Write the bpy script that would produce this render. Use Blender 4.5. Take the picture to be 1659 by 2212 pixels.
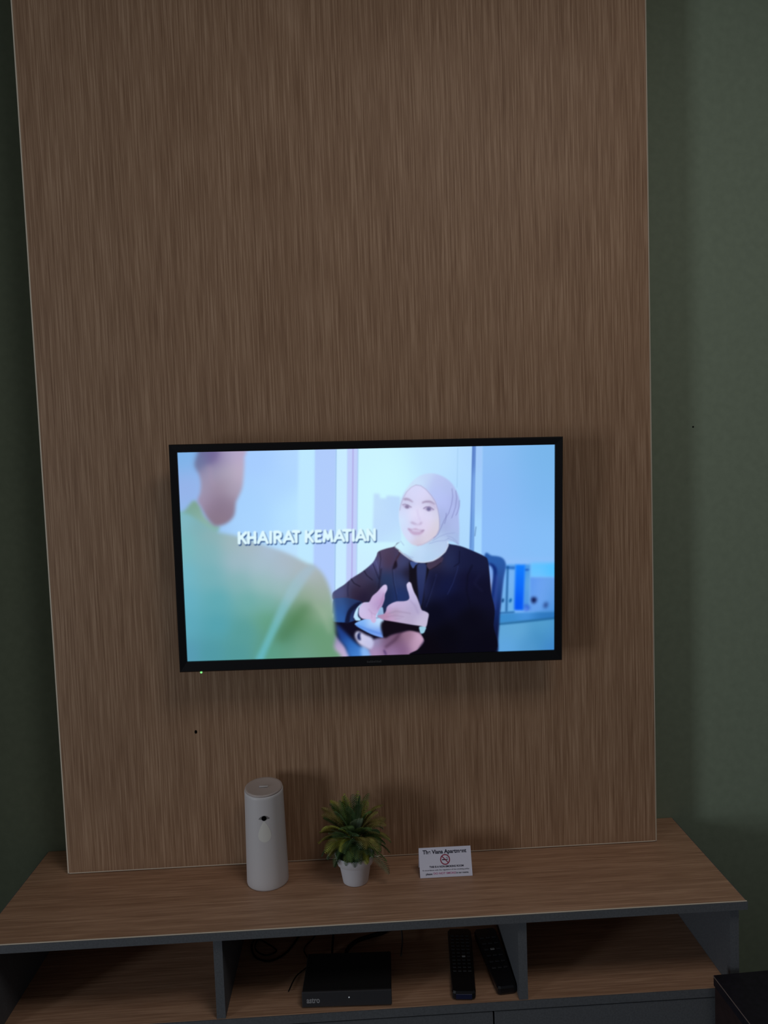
import bpy, bmesh, math, random
import numpy as np
from mathutils import Vector, Matrix

random.seed(7)
for o in list(bpy.data.objects):
    bpy.data.objects.remove(o, do_unlink=True)
scene = bpy.context.scene
COL = scene.collection
PI = math.pi

# ---------------------------------------------------------------- camera
# world: x right, y into the wall, z up; y = 0 is the face of the wood panel
TZ = 0.45                      # height of the console top above the floor
CAM = (-0.04982, -1.49970, 0.80142 + TZ)
YAW, PITCH, ROLL, FPX = -0.037948, -0.066123, 0.035994, 1647.60
cd = bpy.data.cameras.new('camera')
cam = bpy.data.objects.new('camera', cd)
COL.objects.link(cam)
Rm = Matrix.Rotation(YAW, 3, 'Z') @ Matrix.Rotation(PITCH, 3, 'X') @ Matrix.Rotation(ROLL, 3, 'Y')
right, fwd, up = Rm.col[0], Rm.col[1], Rm.col[2]
Mc = Matrix((right, up, -fwd)).transposed().to_4x4()
Mc.translation = Vector(CAM)
cam.matrix_world = Mc
cd.sensor_fit = 'VERTICAL'
cd.sensor_height = 24.0
cd.lens = FPX * 24.0 / 2212.0
cd.clip_start = 0.02
scene.camera = cam

# ---------------------------------------------------------------- light
scene.view_settings.view_transform = 'Standard'
scene.view_settings.look = 'None'
scene.view_settings.gamma = 1.0
scene.view_settings.use_curve_mapping = False
scene.view_settings.exposure = 0.0
w = bpy.data.worlds.new('world'); scene.world = w
w.use_nodes = True
w.node_tree.nodes['Background'].inputs[0].default_value = (0.86, 0.92, 1.0, 1)
w.node_tree.nodes['Background'].inputs[1].default_value = 0.072


def area(name, loc, target, sx, sy, power, color):
    l = bpy.data.lights.new(name, 'AREA')
    l.shape = 'RECTANGLE'; l.size = sx; l.size_y = sy
    l.energy = power; l.color = color
    o = bpy.data.objects.new(name, l); COL.objects.link(o)
    o.location = loc
    d = Vector(target) - Vector(loc)
    o.rotation_euler = d.to_track_quat('-Z', 'Y').to_euler()
    return o


# overhead ceiling light, daylight from a narrow window at the left, warm cove lamp
area('ceiling_light', (0.46, -1.22, 2.38), (0.46, -1.12, 0.0), 0.7, 0.6, 6.5, (1.0, 0.93, 0.87))
area('side_window_daylight', (-4.30, -3.60, 1.00), (0.6, 0.1, 0.95), 0.85, 1.7, 52.0, (0.86, 0.93, 1.0))
area('cove_lamp', (0.60, 0.06, 2.55), (0.60, 0.08, 1.2), 0.25, 0.04, 0.10, (1.0, 0.78, 0.40))

# ---------------------------------------------------------------- helpers


def srgb(r, g, b):
    def f(c):
        c /= 255.0
        return c / 12.92 if c <= 0.04045 else ((c + 0.055) / 1.055) ** 2.4
    return (f(r), f(g), f(b), 1.0)


def mat(name, col, rough=0.6, spec=0.4, metal=0.0, noise=None, emit=None, coat=0.0):
    m = bpy.data.materials.new(name); m.use_nodes = True
    nt = m.node_tree; b = nt.nodes['Principled BSDF']
    b.inputs['Roughness'].default_value = rough
    b.inputs['Metallic'].default_value = metal
    b.inputs['Specular IOR Level'].default_value = spec
    b.inputs['Coat Weight'].default_value = coat
    if emit:
        b.inputs['Emission Color'].default_value = tuple(emit[:3]) + (1,)
        b.inputs['Emission Strength'].default_value = emit[3]
    c = tuple(col[:3]) + (1,)
    if noise:
        amp, sc = noise
        tc = nt.nodes.new('ShaderNodeTexCoord')
        n = nt.nodes.new('ShaderNodeTexNoise'); n.inputs['Scale'].default_value = sc
        n.inputs['Detail'].default_value = 3.0
        nt.links.new(tc.outputs['Object'], n.inputs['Vector'])
        r = nt.nodes.new('ShaderNodeValToRGB')
        r.color_ramp.elements[0].position = 0.3; r.color_ramp.elements[1].position = 0.7
        r.color_ramp.elements[0].color = tuple(x * (1 - amp) for x in c[:3]) + (1,)
        r.color_ramp.elements[1].color = tuple(min(1, x * (1 + amp)) for x in c[:3]) + (1,)
        nt.links.new(n.outputs['Fac'], r.inputs['Fac'])
        nt.links.new(r.outputs['Color'], b.inputs['Base Color'])
    else:
        b.inputs['Base Color'].default_value = c
    return m


def wood(name, dark, mid, light, scale, tint, rough=0.55):
    """straight-grained laminate: fine streaks along the axis with the small scale"""
    m = bpy.data.materials.new(name); m.use_nodes = True
    nt = m.node_tree; b = nt.nodes['Principled BSDF']
    b.inputs['Roughness'].default_value = rough
    b.inputs['Specular IOR Level'].default_value = 0.3
    tc = nt.nodes.new('ShaderNodeTexCoord')

    def streaks(mult, det, dist):
        mp = nt.nodes.new('ShaderNodeMapping')
        mp.inputs['Scale'].default_value = tuple(s * k for s, k in zip(scale, mult))
        nt.links.new(tc.outputs['Object'], mp.inputs['Vector'])
        n = nt.nodes.new('ShaderNodeTexNoise')
        n.inputs['Scale'].default_value = 1.0
        n.inputs['Detail'].default_value = det
        n.inputs['Roughness'].default_value = 0.6
        n.inputs['Distortion'].default_value = dist
        nt.links.new(mp.outputs['Vector'], n.inputs['Vector'])
        return n.outputs['Fac']
    a = streaks((1, 1, 1), 3.0, 0.15)
    c = streaks((0.17, 0.17, 0.17), 2.0, 0.0)
    mx = nt.nodes.new('ShaderNodeMath'); mx.operation = 'MULTIPLY_ADD'
    nt.links.new(c, mx.inputs[0]); mx.inputs[1].default_value = 0.20
    s2 = nt.nodes.new('ShaderNodeMath'); s2.operation = 'MULTIPLY'
    nt.links.new(a, s2.inputs[0]); s2.inputs[1].default_value = 0.90
    nt.links.new(s2.outputs[0], mx.inputs[2])
    r = nt.nodes.new('ShaderNodeValToRGB')
    e = r.color_ramp.elements
    e[0].position = 0.37; e[0].color = dark + (1,)
    e[1].position = 0.71; e[1].color = light + (1,)
    k = e.new(0.55); k.color = mid + (1,)
    nt.links.new(mx.outputs[0], r.inputs['Fac'])
    # faint warm / cool drift of the print
    t = streaks((0.05, 0.05, 0.3), 1.0, 0.0)
    mix = nt.nodes.new('ShaderNodeMix'); mix.data_type = 'RGBA'; mix.blend_type = 'MULTIPLY'
    nt.links.new(t, mix.inputs['Factor'])
    nt.links.new(r.outputs['Color'], mix.inputs['A'])
    mix.inputs['B'].default_value = tint + (1,)
    nt.links.new(mix.outputs['Result'], b.inputs['Base Color'])
    return m


def link(o, parent=None):
    COL.objects.link(o)
    if parent is not None:
        o.parent = parent
    return o


def obj(name, bm, m, parent=None, smooth=False, loc=None, rot=None):
    me = bpy.data.meshes.new(name); bm.to_mesh(me); bm.free()
    for mm in (m if isinstance(m, (list, tuple)) else [m]):
        me.materials.append(mm)
    if smooth:
        for p in me.polygons:
            p.use_smooth = True
    o = bpy.data.objects.new(name, me)
    if loc: o.location = loc
    if rot: o.rotation_euler = rot
    return link(o, parent)


def thing(name, label, cat, loc=(0, 0, 0), rot=(0, 0, 0), group=None):
    o = bpy.data.objects.new(name, None)
    o.empty_display_size = 0.05
    o.location = loc; o.rotation_euler = rot
    o['label'] = label; o['category'] = cat
    if group: o['group'] = group
    return link(o)


def tag(o, label, cat, group=None):
    o['label'] = label; o['category'] = cat
    if group: o['group'] = group
    return o


def box(x0, x1, y0, y1, z0, z1, bev=0.0, seg=2, bm=None):
    t = bmesh.new()
    bmesh.ops.create_cube(t, size=1.0)
    for v in t.verts:
        v.co = Vector(((x0 + x1) / 2 + v.co.x * (x1 - x0), (y0 + y1) / 2 + v.co.y * (y1 - y0), (z0 + z1) / 2 + v.co.z * (z1 - z0)))
    if bev > 0:
        bmesh.ops.bevel(t, geom=list(t.edges), offset=bev, segments=seg, profile=0.5, affect='EDGES')
    if bm is None:
        return t
    me = bpy.data.meshes.new('tmp'); t.to_mesh(me); t.free()
    bm.from_mesh(me); bpy.data.meshes.remove(me)
    return bm


def prism(pts, y0, y1, bm=None):
    """outline in x,z extruded along y"""
    b = bm or bmesh.new()
    a = [b.verts.new((x, y0, z)) for x, z in pts]
    c = [b.verts.new((x, y1, z)) for x, z in pts]
    b.faces.new(a); b.faces.new(list(reversed(c)))
    n = len(pts)
    for i in range(n):
        b.faces.new((a[i], c[i], c[(i + 1) % n], a[(i + 1) % n]))
    bmesh.ops.recalc_face_normals(b, faces=list(b.faces))
    return b


def lathe(prof, n=48, bm=None, shear=None):
    b = bm or bmesh.new()
    rings = []
    for r, z in prof:
        if r < 1e-6:
            rings.append([b.verts.new((0, 0, z))])
        else:
            rings.append([b.verts.new((r * math.cos(2 * PI * i / n), r * math.sin(2 * PI * i / n), z)) for i in range(n)])
    for A, B in zip(rings[:-1], rings[1:]):
        for i in range(n):
            j = (i + 1) % n
            if len(A) == 1 and len(B) == 1: continue
            if len(A) == 1: b.faces.new((A[0], B[j], B[i]))
            elif len(B) == 1: b.faces.new((A[i], A[j], B[0]))
            else: b.faces.new((A[i], A[j], B[j], B[i]))
    bmesh.ops.recalc_face_normals(b, faces=list(b.faces))
    return b


def tube(path, r, n=8, bm=None):
    b = bm or bmesh.new()
    P = [Vector(p) for p in path]
    rings = []
    upv = Vector((0, 0, 1))
    for i, p in enumerate(P):
        t = (P[min(i + 1, len(P) - 1)] - P[max(i - 1, 0)]).normalized()
        s = t.cross(upv)
        if s.length < 1e-3: s = t.cross(Vector((1, 0, 0)))
        s.normalize(); u = s.cross(t)
        rr = r(i / (len(P) - 1)) if callable(r) else r
        rings.append([b.verts.new(p + s * rr * math.cos(2 * PI * k / n) + u * rr * math.sin(2 * PI * k / n)) for k in range(n)])
    for A, B in zip(rings[:-1], rings[1:]):
        for k in range(n):
            b.faces.new((A[k], A[(k + 1) % n], B[(k + 1) % n], B[k]))
    b.faces.new(list(reversed(rings[0]))); b.faces.new(rings[-1])
    return b


def spline(ctrl, n=10):
    P = [Vector(c) for c in ctrl]
    P = [2 * P[0] - P[1]] + P + [2 * P[-1] - P[-2]]
    out = []
    for i in range(1, len(P) - 2):
        a, b, c, d = P[i - 1:i + 3]
        for k in range(n):
            t = k / n
            out.append(0.5 * ((2 * b) + (c - a) * t + (2 * a - 5 * b + 4 * c - d) * t * t + (3 * b - 3 * c + d - a) * t ** 3))
    out.append(P[-2])
    return out


def text(name, s, size, m, parent, loc, rot=(PI / 2, 0, 0), width=None, bold=0.0, depth=0.0001, align='CENTER'):
    c = bpy.data.curves.new(name + '_curve', 'FONT')
    c.body = s; c.size = size; c.align_x = align; c.align_y = 'CENTER'
    c.offset = bold; c.extrude = depth
    t = bpy.data.objects.new('tmp_text', c); COL.objects.link(t)
    bpy.context.view_layer.update()
    me = bpy.data.meshes.new_from_object(t.evaluated_get(bpy.context.evaluated_depsgraph_get()))
    bpy.data.objects.remove(t, do_unlink=True)
    me.materials.clear(); me.materials.append(m)
    o = bpy.data.objects.new(name, me)
    if width:
        xs = [v.co.x for v in me.vertices]
        k = width / (max(xs) - min(xs))
        for v in me.vertices: v.co.x *= k
    o.location = loc; o.rotation_euler = rot
    return link(o, parent)


# ---------------------------------------------------------------- fitted places (y, z from the console top)
PX0, PX1 = -0.6519, 0.5451          # wood panel, left and right edge
WALL = 0.1012                       # green wall behind it
CX0, CX1 = -0.7277, 0.6173          # console top
CD = 0.2167                         # how far the console stands in front of the panel face

# ---------------------------------------------------------------- materials
M = {}
M['green'] = mat('green_paint', (0.245, 0.300, 0.222), 0.9, 0.15, noise=(0.05, 60))
M['white_paint'] = mat('white_paint', (0.62, 0.60, 0.56), 0.9, 0.1)
M['floor'] = mat('grey_floor_tile', (0.09, 0.08, 0.07), 0.5, 0.3, noise=(0.15, 6))
M['panel'] = wood('vertical_oak_laminate', (0.250, 0.138, 0.078), (0.365, 0.220, 0.132), (0.50, 0.325, 0.21), (350, 350, 7.0), (0.86, 0.84, 0.84))
M['top'] = wood('lengthwise_oak_laminate', (0.34, 0.192, 0.120), (0.47, 0.280, 0.180), (0.60, 0.375, 0.25), (10.0, 390, 390), (0.86, 0.82, 0.78), 0.5)
M['band'] = mat('pale_edge_band', (0.72, 0.62, 0.50), 0.4, 0.5)
M['grey'] = mat('dark_grey_laminate', (0.105, 0.112, 0.124), 0.65, 0.25, noise=(0.12, 300))
M['black'] = mat('black_plastic', (0.006, 0.006, 0.008), 0.35, 0.4)
M['matte_black'] = mat('matte_black_plastic', (0.008, 0.008, 0.009), 0.7, 0.25)
M['front_black'] = mat('front_black_plastic', (0.035, 0.035, 0.040), 0.5, 0.3)
M['rubber'] = mat('black_cable_rubber', (0.004, 0.004, 0.004), 0.6, 0.2)
M['grey_cable'] = mat('grey_cable_rubber', (0.09, 0.08, 0.08), 0.6, 0.2)
M['white'] = mat('white_plastic', (0.62, 0.60, 0.62), 0.45, 0.4)
M['cap'] = mat('beige_cap_plastic', (0.50, 0.43, 0.41), 0.4, 0.4)
M['drop'] = mat('clear_drop_window', (0.74, 0.73, 0.70), 0.35, 0.4)
M['pot'] = mat('white_pot_plastic', (0.80, 0.84, 0.93), 0.5, 0.35)
M['soil'] = mat('dark_foam', (0.02, 0.018, 0.012), 0.9, 0.1, noise=(0.4, 200))
M['card'] = mat('white_card', (0.74, 0.74, 0.88), 0.7, 0.2)
M['ink'] = mat('navy_ink', (0.025, 0.025, 0.05), 0.7, 0.2)
M['red'] = mat('red_ink', (0.33, 0.05, 0.10), 0.7, 0.2)
M['pink'] = mat('pink_ink', (0.50, 0.13, 0.30), 0.7, 0.2)
M['blackhole'] = mat('dark_hole', (0.002, 0.002, 0.002), 0.9, 0.05)
M['key'] = mat('grey_key', (0.03, 0.03, 0.034), 0.5, 0.3)
M['key_pale'] = mat('pale_key', (0.30, 0.30, 0.30), 0.5, 0.3)
M['logo'] = mat('grey_print', (0.28, 0.28, 0.30), 0.5, 0.3)
M['faint'] = mat('faint_print', (0.05, 0.05, 0.055), 0.5, 0.3)
M['sidebox'] = mat('dark_brown_board', (0.030, 0.016, 0.016), 0.6, 0.3, noise=(0.2, 40))
M['sidetop'] = mat('black_top_board', (0.012, 0.010, 0.016), 0.55, 0.3, noise=(0.25, 120))
M['led'] = mat('green_led', (0.1, 0.4, 0.1), 0.4, 0.3, emit=(0.30, 1.0, 0.30, 0.9))
M['led_white'] = mat('white_led', (0.4, 0.4, 0.4), 0.4, 0.3, emit=(0.8, 0.9, 1.0, 0.25))

# ---------------------------------------------------------------- the room


def struct(name, bm, m):
    o = obj(name, bm, m); o['kind'] = 'structure'
    return o


wb = struct('wall_back', box(-2.6, 2.4, WALL, WALL + 0.12, 0, 2.75), M['green'])
struct('added_shade_pier', box(-1.12, -0.97, -0.24, WALL, 0, 2.75), M['green'])  # unseen pier, added to keep the window light off the left wall strip
nh = lathe([(0.0, -0.0006), (0.0018, -0.0006), (0.0016, 0.0006), (0.0, 0.0006)], 16)
obj('nail_hole', nh, M['blackhole'], wb, loc=(0.6740, WALL - 0.0004, 0.8512 + TZ), rot=(PI / 2, 0, 0))
struct('floor', box(-2.6, 2.4, -3.6, WALL, -0.1, 0), M['floor'])
struct('ceiling', box(-2.6, 2.4, -3.6, WALL, 2.75, 2.85), M['white_paint'])

# ---------------------------------------------------------------- wood panel behind the television
PT = 2.60                              # its top edge, above the frame
wp = thing('wood_wall_panel', 'tall brown wood-grain panel standing on the console behind the television', 'wall panel', (0, 0, TZ))
H1 = PT - TZ
bv = 0.0030
f = bmesh.new()
prism([(PX0 + bv, 0.0005 + bv), (PX1 - bv, 0.0005 + bv), (PX1 - bv, H1), (PX0 + bv, H1)], 0.0, 0.016, f)
obj('face_board', f, M['panel'], wp)


def edge(name, a, b, c, d):
    """chamfered edge strip: quad front-inner a,b to outer c,d, given a little body"""
    e = bmesh.new()
    v = [e.verts.new(p) for p in (a, b, c, d)]
    w2 = [e.verts.new((p[0], 0.016, p[2])) for p in (a, b, c, d)]
    e.faces.new(v)
    for i in range(4):
        e.faces.new((v[i], w2[i], w2[(i + 1) % 4], v[(i + 1) % 4]))
    e.faces.new(list(reversed(w2)))
    bmesh.ops.recalc_face_normals(e, faces=list(e.faces))
    return obj(name, e, M['band'], wp)


z0 = 0.0005
edge('edge_band', (PX0 + bv, 0.0, z0 + bv), (PX0 + bv, 0.0, H1), (PX0, 0.0015, H1), (PX0, 0.0015, z0))
edge('edge_band', (PX1 - bv, 0.0, z0 + bv), (PX1 - bv, 0.0, H1), (PX1, 0.0015, H1), (PX1, 0.0015, z0))
edge('edge_band', (PX0 + bv, 0.0, z0 + bv), (PX1 - bv, 0.0, z0 + bv), (PX1 - bv, 0.0, z0 + 0.0012), (PX0 + bv, 0.0, z0 + 0.0012))
fr = bmesh.new()
for x in (PX0 + 0.004, PX1 - 0.022, -0.06):
    box(x, x + 0.018, 0.0165, WALL - 0.0005, z0, H1, bm=fr)
box(PX0 + 0.022, PX1 - 0.022, 0.0165, WALL - 0.0005, H1 - 0.018, H1, bm=fr)
obj('backing_frame', fr, M['panel'], wp)
sh = lathe([(0.0, -0.0004), (0.0026, -0.0004), (0.0022, 0.0006), (0.0, 0.0006)], 20)
for v in sh.verts: v.co.y *= 1.5
obj('screw_hole', sh, M['blackhole'], wp, loc=(-0.3830, -0.0002, 0.2784), rot=(PI / 2, 0, 0))

# ---------------------------------------------------------------- media console
cs = thing('media_console', 'long low media console with brown wood-grain top and dark grey open compartments', 'tv console', (0, 0, 0))
YF = -CD + 0.010                        # front of the carcass
YB = WALL - 0.002
tp = box(CX0, CX1, -CD, YB, TZ - 0.0155, TZ, 0.0)
obj('top_board', tp, [M['top']], cs)
# grey facing on the board's front and right edge, with a hair-line of pale edging above
obj('front_edge_facing', box(CX0, CX1 + 0.0028, -CD - 0.0028, -CD - 0.0002, TZ - 0.0162, TZ - 0.0018), M['grey'], cs)
obj('side_edge_facing', box(CX1 + 0.0002, CX1 + 0.0028, -CD, YB, TZ - 0.0162, TZ - 0.0018), M['grey'], cs)
obj('side_edge_facing', box(CX0 - 0.0028, CX0 - 0.0002, -CD, YB, TZ - 0.0162, TZ - 0.0018), M['grey'], cs)
pe = bmesh.new()
box(CX0, CX1 + 0.0020, -CD - 0.0022, -CD - 0.0001, TZ - 0.0018, TZ - 0.0001, 0.0006, 2, pe)
obj('pale_edge_line', pe, M['band'], cs)['label'] = 'pale edge line along the front of the top'
zt = TZ - 0.0158
SH = TZ - 0.167                         # shelf surface
obj('side_panel', box(CX1 - 0.0233, CX1 - 0.0070, YF, YB, 0.0, zt), M['grey'], cs)
obj('side_panel', box(CX0 + 0.0070, CX0 + 0.0233, YF, YB, 0.0, zt), M['grey'], cs)
IX0, IX1 = CX0 + 0.0235, CX1 - 0.0235
obj('shelf', box(IX0, IX1, YF + 0.0006, YB - 0.008, SH - 0.016, SH), M['top'], cs)
obj('shelf_edge_facing', box(IX0, IX1, YF - 0.0014, YF + 0.0004, SH - 0.0162, SH - 0.0010), M['grey'], cs)
obj('divider', box(-0.3270, -0.3114, YF, YB - 0.008, SH + 0.0003, zt), M['grey'], cs)
obj('divider', box(0.2100, 0.2258, YF, YB - 0.008, SH + 0.0003, zt), M['grey'], cs)
obj('back_panel', box(IX0, IX1, YB - 0.0075, YB - 0.0005, 0.02, zt - 0.0005), M['top'], cs)
obj('base_panel', box(IX0, IX1, YF + 0.02, YB - 0.008, 0.05, 0.066), M['grey'], cs)
obj('plinth', box(IX0, IX1, YF + 0.03, YF + 0.046, 0.0, 0.049), M['grey'], cs)
for a, b in ((IX0 + 0.001, -0.2785), (-0.2755, 0.1620), (0.1648, IX1 - 0.001)):
    d = obj('drawer_front', box(a, b, YF + 0.0005, YF + 0.0165, 0.055, SH - 0.0195, 0.0008, 1), M['grey'], cs)

# ---------------------------------------------------------------- television
SW, SHh = 0.349, 0.3926 / 2
TX, TY, TVZ, TILT, TROLL = -0.02442, -0.0750, 0.63019 + TZ, 0.03808, -0.01406
tv = thing('television', 'black-bezelled television hung on the wood panel, screen lit with a captioned office scene', 'television', (TX, TY, TVZ))
tv.rotation_mode = 'QUATERNION'
# local axes: x across, z up the screen, y into the wall
ax = Vector((math.cos(TROLL), -math.sin(TILT) * math.sin(TROLL), math.cos(TILT) * math.sin(TROLL)))
az = Vector((-math.sin(TROLL), -math.sin(TILT) * math.cos(TROLL), math.cos(TILT) * math.cos(TROLL)))
ay = az.cross(ax)
tv.rotation_quaternion = Matrix((ax, ay, az)).transposed().to_quaternion()
OW, OT, OB = 0.72755 / 2, 0.01475, 0.0201
XI, ZI = SW + 0.0002, SHh + 0.0002
ot, ob_ = SHh + OT, -SHh - OB
bz = bmesh.new()


def ring(b, outer, inner, yo, yi):
    A = [b.verts.new((x, yo, z)) for x, z in outer]
    B = [b.verts.new((x, yi, z)) for x, z in inner]
    for i in range(len(A)):
        b.faces.new((A[i], A[(i + 1) % 4], B[(i + 1) % 4], B[i]))
    return A, B


out = [(-OW, ob_), (OW, ob_), (OW, ot), (-OW, ot)]
ins = [(-OW + .002, ob_ + .002), (OW - .002, ob_ + .002), (OW - .002, ot - .002), (-OW + .002, ot - .002)]
inn = [(-XI, -ZI), (XI, -ZI), (XI, ZI), (-XI, ZI)]
ring(bz, out, out, 0.022, -0.004)
ring(bz, out, ins, -0.004, -0.006)
ring(bz, ins, inn, -0.006, -0.0045)
ring(bz, inn, inn, -0.0045, 0.002)
bmesh.ops.remove_doubles(bz, verts=list(bz.verts), dist=1e-6)
bmesh.ops.recalc_face_normals(bz, faces=list(bz.faces))
obj('bezel', bz, M['black'], tv)
bk = bmesh.new()
box(-OW + 0.003, OW - 0.003, 0.0225, 0.030, ob_ + 0.003, ot - 0.003, 0.002, 2, bk)
box(-0.25, 0.25, 0.030, 0.056, -0.17, 0.08, 0.010, 3, bk)
obj('rear_housing', bk, M['matte_black'], tv)
obj('wall_bracket', box(-0.12, 0.12, 0.0562, 0.0690, -0.12, 0.05, 0.002, 1), M['matte_black'], tv)
# power light and small maker's badge
le = lathe([(0.0, -0.0030), (0.0016, -0.0024), (0.0022, 0.0), (0.0, 0.001)], 16)
l = obj('power_light', le, M['led'], tv, True, loc=(-0.3237, -0.0042, ob_ - 0.0012), rot=(PI / 2, 0, 0))
l['label'] = 'glowing green power light'
bg = bmesh.new()
x = -0.0110
for k in range(9):
    wdt = (0.0022, 0.0028, 0.0020)[k % 3]
    box(x, x + wdt, -0.0063, -0.0058, ob_ + 0.0075, ob_ + (0.0115, 0.0108, 0.0118)[k % 3], bm=bg)
    x += wdt + 0.0008
obj('badge', bg, M['faint'], tv)

# the picture on the screen: painted in memory, one colour per point of a fine grid
# picture painter shared by preview and scene
PW,PH=1600,900
def box1(a,r,ax):
    n=a.shape[ax]
    pad=[(0,0)]*a.ndim;pad[ax]=(r+1,r)
    c=np.cumsum(np.pad(a,pad,mode='edge'),axis=ax,dtype=np.float64)
    hi=[slice(None)]*a.ndim;lo=[slice(None)]*a.ndim
    hi[ax]=slice(2*r+1,2*r+1+n);lo[ax]=slice(0,n)
    return ((c[tuple(hi)]-c[tuple(lo)])/(2*r+1)).astype(np.float32)
def blur(a,s):
    r=int(round(s*0.9))
    if r<1:return a
    for k in range(3):
        a=box1(box1(a,r,0),r,1)
    return a
def smooth(p,n=6):
    P=np.array(p,float);o=[]
    m=len(P)
    for i in range(m):
        a,b,c,d=P[i-1],P[i],P[(i+1)%m],P[(i+2)%m]
        for t in np.arange(n)/n:
            o.append(.5*((2*b)+(c-a)*t+(2*a-5*b+4*c-d)*t*t+(3*b-3*c+d-a)*t**3))
    return np.array(o)
def fill(P):
    m=np.zeros((PH,PW),np.float32)
    x=P[:,0];y=P[:,1];x2=np.roll(x,-1);y2=np.roll(y,-1)
    xs=np.arange(PW)+.5
    for r in range(max(0,int(y.min())),min(PH,int(y.max())+1)):
        yy=r+.5
        k=(y<=yy)!=(y2<=yy)
        if not k.any():continue
        X=np.sort(x[k]+(yy-y[k])*(x2[k]-x[k])/(y2[k]-y[k]))
        for a,b in zip(X[::2],X[1::2]):
            m[r]+=np.clip(xs+.5-a,0,1)*np.clip(b-xs+.5,0,1)
    return np.clip(m,0,1)
def stroke(P,w):
    m=np.zeros((PH,PW),np.float32);P=np.array(P,float)
    for a,b in zip(P[:-1],P[1:]):
        x0,x1=int(max(0,min(a[0],b[0])-w-2)),int(min(PW,max(a[0],b[0])+w+3))
        y0,y1=int(max(0,min(a[1],b[1])-w-2)),int(min(PH,max(a[1],b[1])+w+3))
        if x1<=x0 or y1<=y0:continue
        X,Y=np.meshgrid(np.arange(x0,x1)+.5,np.arange(y0,y1)+.5)
        d=b-a;L=max((d**2).sum(),1e-6)
        t=np.clip(((X-a[0])*d[0]+(Y-a[1])*d[1])/L,0,1)
        D=np.hypot(X-a[0]-t*d[0],Y-a[1]-t*d[1])
        m[y0:y1,x0:x1]=np.maximum(m[y0:y1,x0:x1],np.clip(w/2-D+.5,0,1))
    return m
def field(F,s):
    X,Y=np.meshgrid(np.arange(0,PW,8)+4.,np.arange(0,PH,8)+4.)
    n=np.zeros(X.shape+(3,));w=np.zeros(X.shape)+1e-30
    for x,y,r,g,b in F:
        k=1/((X-x)**2+(Y-y)**2+s*s)**2
        n+=k[...,None]*np.array((r,g,b))/255.;w+=k
    n/=w[...,None]
    n=np.repeat(np.repeat(n,8,0),8,1)[:PH,:PW].astype(np.float32)
    return blur(n,6)
def paint(ops):
    I=np.zeros((PH,PW,3),np.float32)
    for kind,pts,bl,al,w,col in ops:
        if kind=='all':m=np.ones((PH,PW),np.float32)
        elif kind=='P':m=fill(smooth(pts))
        elif kind=='Q':m=fill(np.array(pts,float))
        elif kind=='L':m=stroke(pts,w)
        if kind=='all':a,b,c0,d=0,PH,0,PW
        else:
            X=[q[0] for q in pts];Y=[q[1] for q in pts];g=int(30+4*bl+(w if kind=='L' else 0)+.12*(max(X)-min(X)+max(Y)-min(Y)))
            a,b,c0,d=max(0,min(Y)-g),min(PH,max(Y)+g),max(0,min(X)-g),min(PW,max(X)+g)
            if b<=a or d<=c0:continue
            m=m[a:b,c0:d]
        if bl:m=blur(m,bl)
        m=(m*al)[...,None]
        c=field(col,w or 60)[a:b,c0:d] if isinstance(col[0],(tuple,list)) else np.array(col,np.float32)/255
        I[a:b,c0:d]=I[a:b,c0:d]*(1-m)+c*m
    return np.clip(blur(I,1.3),0,1)
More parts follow.
